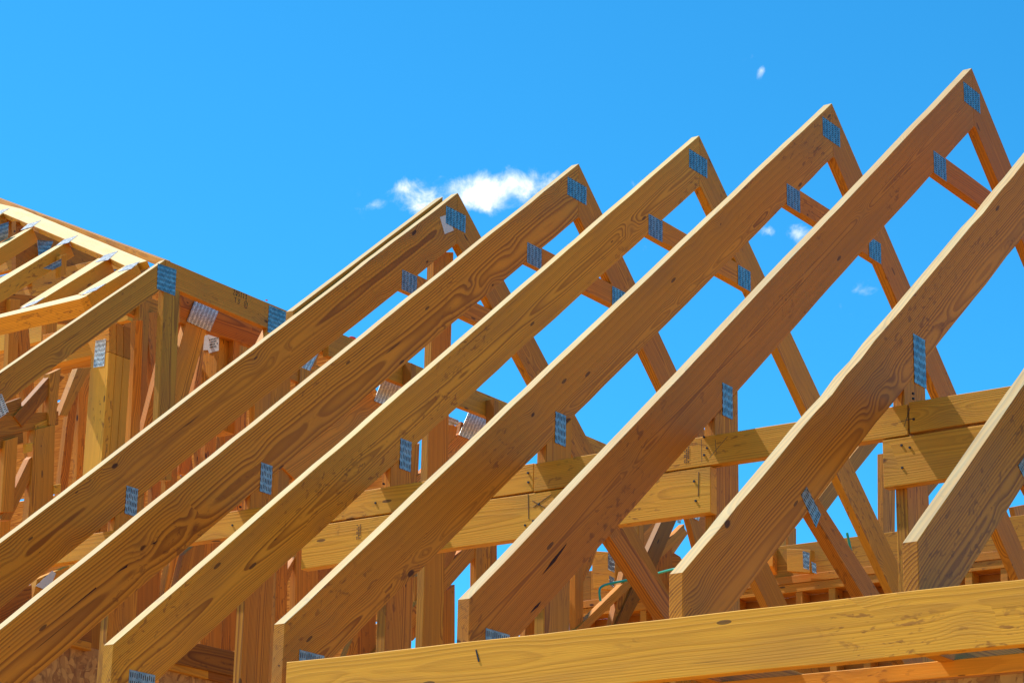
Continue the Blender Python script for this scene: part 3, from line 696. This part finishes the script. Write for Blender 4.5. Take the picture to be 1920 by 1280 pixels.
while y > yR:
    xb("stud", XW - .01 + .0, y - .04, y, zD - 1.6, zD - .001, fw, tone=(.5 + .3 * (k % 2), .9, .5), th=.09); k += 1; y -= .20
xb("stud", XW, yx((1093, 1100)), yx((1108, 1100)), zm, zA, fw, tone=(.4, .45, .5), th=.05)
pqs = [([(1140, 1036), (1153, 1041), (1152, 1073), (1140, 1067)]), ([(1142, 1078), (1152, 1083), (1151, 1101), (1143, 1096)]), ([(1505, 1032), (1518, 1036), (1517, 1068), (1506, 1064)]), ([(1521, 1052), (1530, 1056), (1531, 1075), (1523, 1072)])]
for k, px in enumerate(pqs):
    X_ = XW - .13
    if k == 3: X_ += .002
    q = [on_x(p, X_ + .035) for p in [(px[0][0] - 30, px[0][1] - 4), (px[1][0] + 2, px[1][1] - 6), (px[2][0] + 2, px[2][1] + 5), (px[3][0] - 30, px[3][1] + 6)]]
    if k != 3: prism("plated_block", q, XV * .05, YV, fw, tone=(.45, 1.0, .5))
    q = [on_x(p, X_) for p in px]; prism("gusset_plate", q, XV * .0013, q[1] - q[0], fw, mat=PLATE, cham=.0002, jit=0)

# ---- air hoses and small coloured things
def tube(name, pts, r, mat, lab, cat):
    cu = bpy.data.curves.new(name, 'CURVE'); cu.dimensions = '3D'; cu.bevel_depth = r; cu.bevel_resolution = 3; sp = cu.splines.new('NURBS'); sp.points.add(len(pts) - 1)
    O = pts[0]
    for i, p in enumerate(pts): sp.points[i].co = (*(p - O), 1)
    sp.use_endpoint_u = True; sp.order_u = 3; cu.use_fill_caps = True
    tmp = bpy.data.objects.new(name + "_c", cu); COL.objects.link(tmp); dg = bpy.context.evaluated_depsgraph_get(); me = bpy.data.meshes.new_from_object(tmp.evaluated_get(dg)); bpy.data.objects.remove(tmp)
    me.materials.clear(); me.materials.append(mat); o = bpy.data.objects.new(name, me); COL.objects.link(o); o.location = O; tag(o, lab, cat, "green hoses among the trusses"); return o
tube("air_hose", [on_y(q, Y) for q, Y in (((1126, 1126), .1), ((1122, 1106), .1), ((1129, 1097), .1), ((1154, 1091), .05), ((1200, 1083), 0), ((1232, 1074.5), -.3), ((1262, 1066), -.5), ((1300, 1060), -.6))], .006, GREEN, "green hose looping across the lattice left of the ragged truss tail", "hose")
tube("air_hose", [on_y(q, -1.0) for q in ((1588, 998), (1590, 1006), (1595, 1030), (1601, 1060), (1607, 1080), (1612, 1100))], .0065, GREEN, "dark green hose hanging down over the back wall header at right", "hose")
def blob(name, q, Y, r, mat, lab, cat):
    import bmesh
    bm = bmesh.new(); bmesh.ops.create_uvsphere(bm, u_segments=12, v_segments=7, radius=r)
    for v in bm.verts: v.co.z *= .55 if v.co.z > 0 else .2; v.co.x *= 1.5
    bmesh.ops.create_cone(bm, cap_ends=True, segments=12, radius1=r * 1.1, radius2=r * .9, depth=r * .4)
    me = bpy.data.meshes.new(name); bm.to_mesh(me); me.materials.append(mat); o = bpy.data.objects.new(name, me); COL.objects.link(o); o.location = on_y(q, Y); tag(o, lab, cat)
blob("plastic_cap", (661, 634.5), 1.17, .018, RED, "bright red cap sitting on the flat chord between first two gable trusses", "cap")
blob("plastic_cap", (500, 563), 1.17, .006, RED, "tiny red cap on the flat chord beside the second toothed plate", "cap")
# tag at the peak of the farthest truss and stamps on the brace boards
Yt = -SP + .0055
pt = prism("paper_tag", [on_y(p, Yt - .0008) for p in [(825, 407), (840, 402), (851, 432), (834, 439)]], YV * .0008, XV, None, mat=PAPER, cham=.0001, jit=0)
tag(pt, "white paper tag tucked under the peak plate of the farthest gable truss", "paper tag")
SMAP = {}
def stamp(q0, q1, Y_is_x, X, parent_name, n=9, wid=7):
    a = on_x(q0, X); b = on_x(q1, X); vs = []; fs = []; R_ = random.Random(3)
    h = (b - a).length / n
    for i in range(n):
        for j in range(3):
            if R_.random() < .2: continue
            z0 = a.z + (b.z - a.z) * (i + .12) / n; z1 = a.z + (b.z - a.z) * (i + .8) / n; y0 = a.y - j * .0065; y1 = y0 - .0045; k = len(vs)
            vs += [(0, y0 - a.y, z0 - a.z), (0, y1 - a.y, z0 - a.z), (0, y1 - a.y, z1 - a.z), (0, y0 - a.y, z1 - a.z)]; fs.append((k, k + 1, k + 2, k + 3))
    me = bpy.data.meshes.new("grade_stamp"); me.from_pydata(vs, [], fs); me.materials.append(STAMP); o = bpy.data.objects.new("grade_stamp", me); COL.objects.link(o)
    par = [p for p in bpy.data.objects if p.name.startswith("brace_board") and p['label'].startswith(parent_name)][0]
    o.parent = par; o.location = Vector((X - .0006, a.y, a.z)) - Vector(par['_o'])
stamp((668, 1011), (669, 983), True, XB - .0005, "pale yellow lower")
stamp((1283, 868), (1285, 838), True, XB - .0015, "middle upper brace")

# ---- drying splits in the faces of two chords
def split(i, px, parent_Y):
    t = [o for o in bpy.data.objects if o.name.startswith("roof_truss") and o.type == 'EMPTY' and abs(o.location.y - parent_Y) < .003][0]
    pts = [on_y(q, parent_Y - .0005) for q in px]
    o = prism("drying_split", pts, YV * .0009, pts[len(pts) // 2] - pts[0], t, mat=SPLIT, cham=.00005, jit=0)
SPLIT = plain("dark_crack", (.035, .008, .006), .95)
split(5, [(1017, 1077), (1035, 1050), (1063, 1017), (1060, 1024), (1041, 1052)], -5 * SP + .0046)
split(5, [(994, 1149), (1003, 1136), (1015, 1126), (1009, 1137)], -5 * SP + .0046)
split(2, [(92, 1172), (180, 1100), (181, 1102)], -2 * SP - .0106)
split(2, [(215, 1075), (240, 1057), (238, 1063)], -2 * SP - .0106)
split(2, [(282, 1020), (297, 1012), (290, 1019)], -2 * SP - .0106)

def small(name, px, X, parent, mat, th=.0015):
    p = [on_x(q, X) for q in px]; return prism(name, p, XV * th, p[1] - p[0], parent, mat=mat, cham=.0002, jit=0)
st = small("bent_nail", [(891, 1217), (893, 1217), (899, 1239), (896, 1240)], XF - .0018, None, NAIL, .0017)
tag(st, "thin dark nail lying proud on the front board face near its left end", "nail")

# ---- pencil layout marks on the brace boards
PENCIL = plain("pencil_grey", (.10, .055, .03), .8)
def pencil(q0, q1, X, lab):
    par = [p for p in bpy.data.objects if p.name.startswith("brace_board") and p['label'].startswith(lab)][0]
    d = Vector((q1[0] - q0[0], q1[1] - q0[1])).normalized(); n = (-d.y * .55, d.x * .55)
    small("pencil_line", [(q0[0] - n[0], q0[1] - n[1]), (q1[0] - n[0], q1[1] - n[1]), (q1[0] + n[0], q1[1] + n[1]), (q0[0] + n[0], q0[1] + n[1])], X - .0011, par, PENCIL, .0009)
for a_, b_, l_ in (((1330, 858), (1364, 818), "middle upper"), ((1341, 824), (1343, 848), "middle upper"), ((1315, 823), (1316, 866), "middle upper"), ((1695, 800), (1706, 764), "right hand upper"), ((1689, 790), (1712, 784), "right hand upper"),
                   ((1310, 884), (1309, 930), "pale yellow lower"), ((990, 926), (991, 972), "pale yellow lower"), ((998, 938), (1030, 956), "pale yellow lower"), ((1000, 950), (1034, 926), "pale yellow lower")):
    pencil(a_, b_, XB, l_)
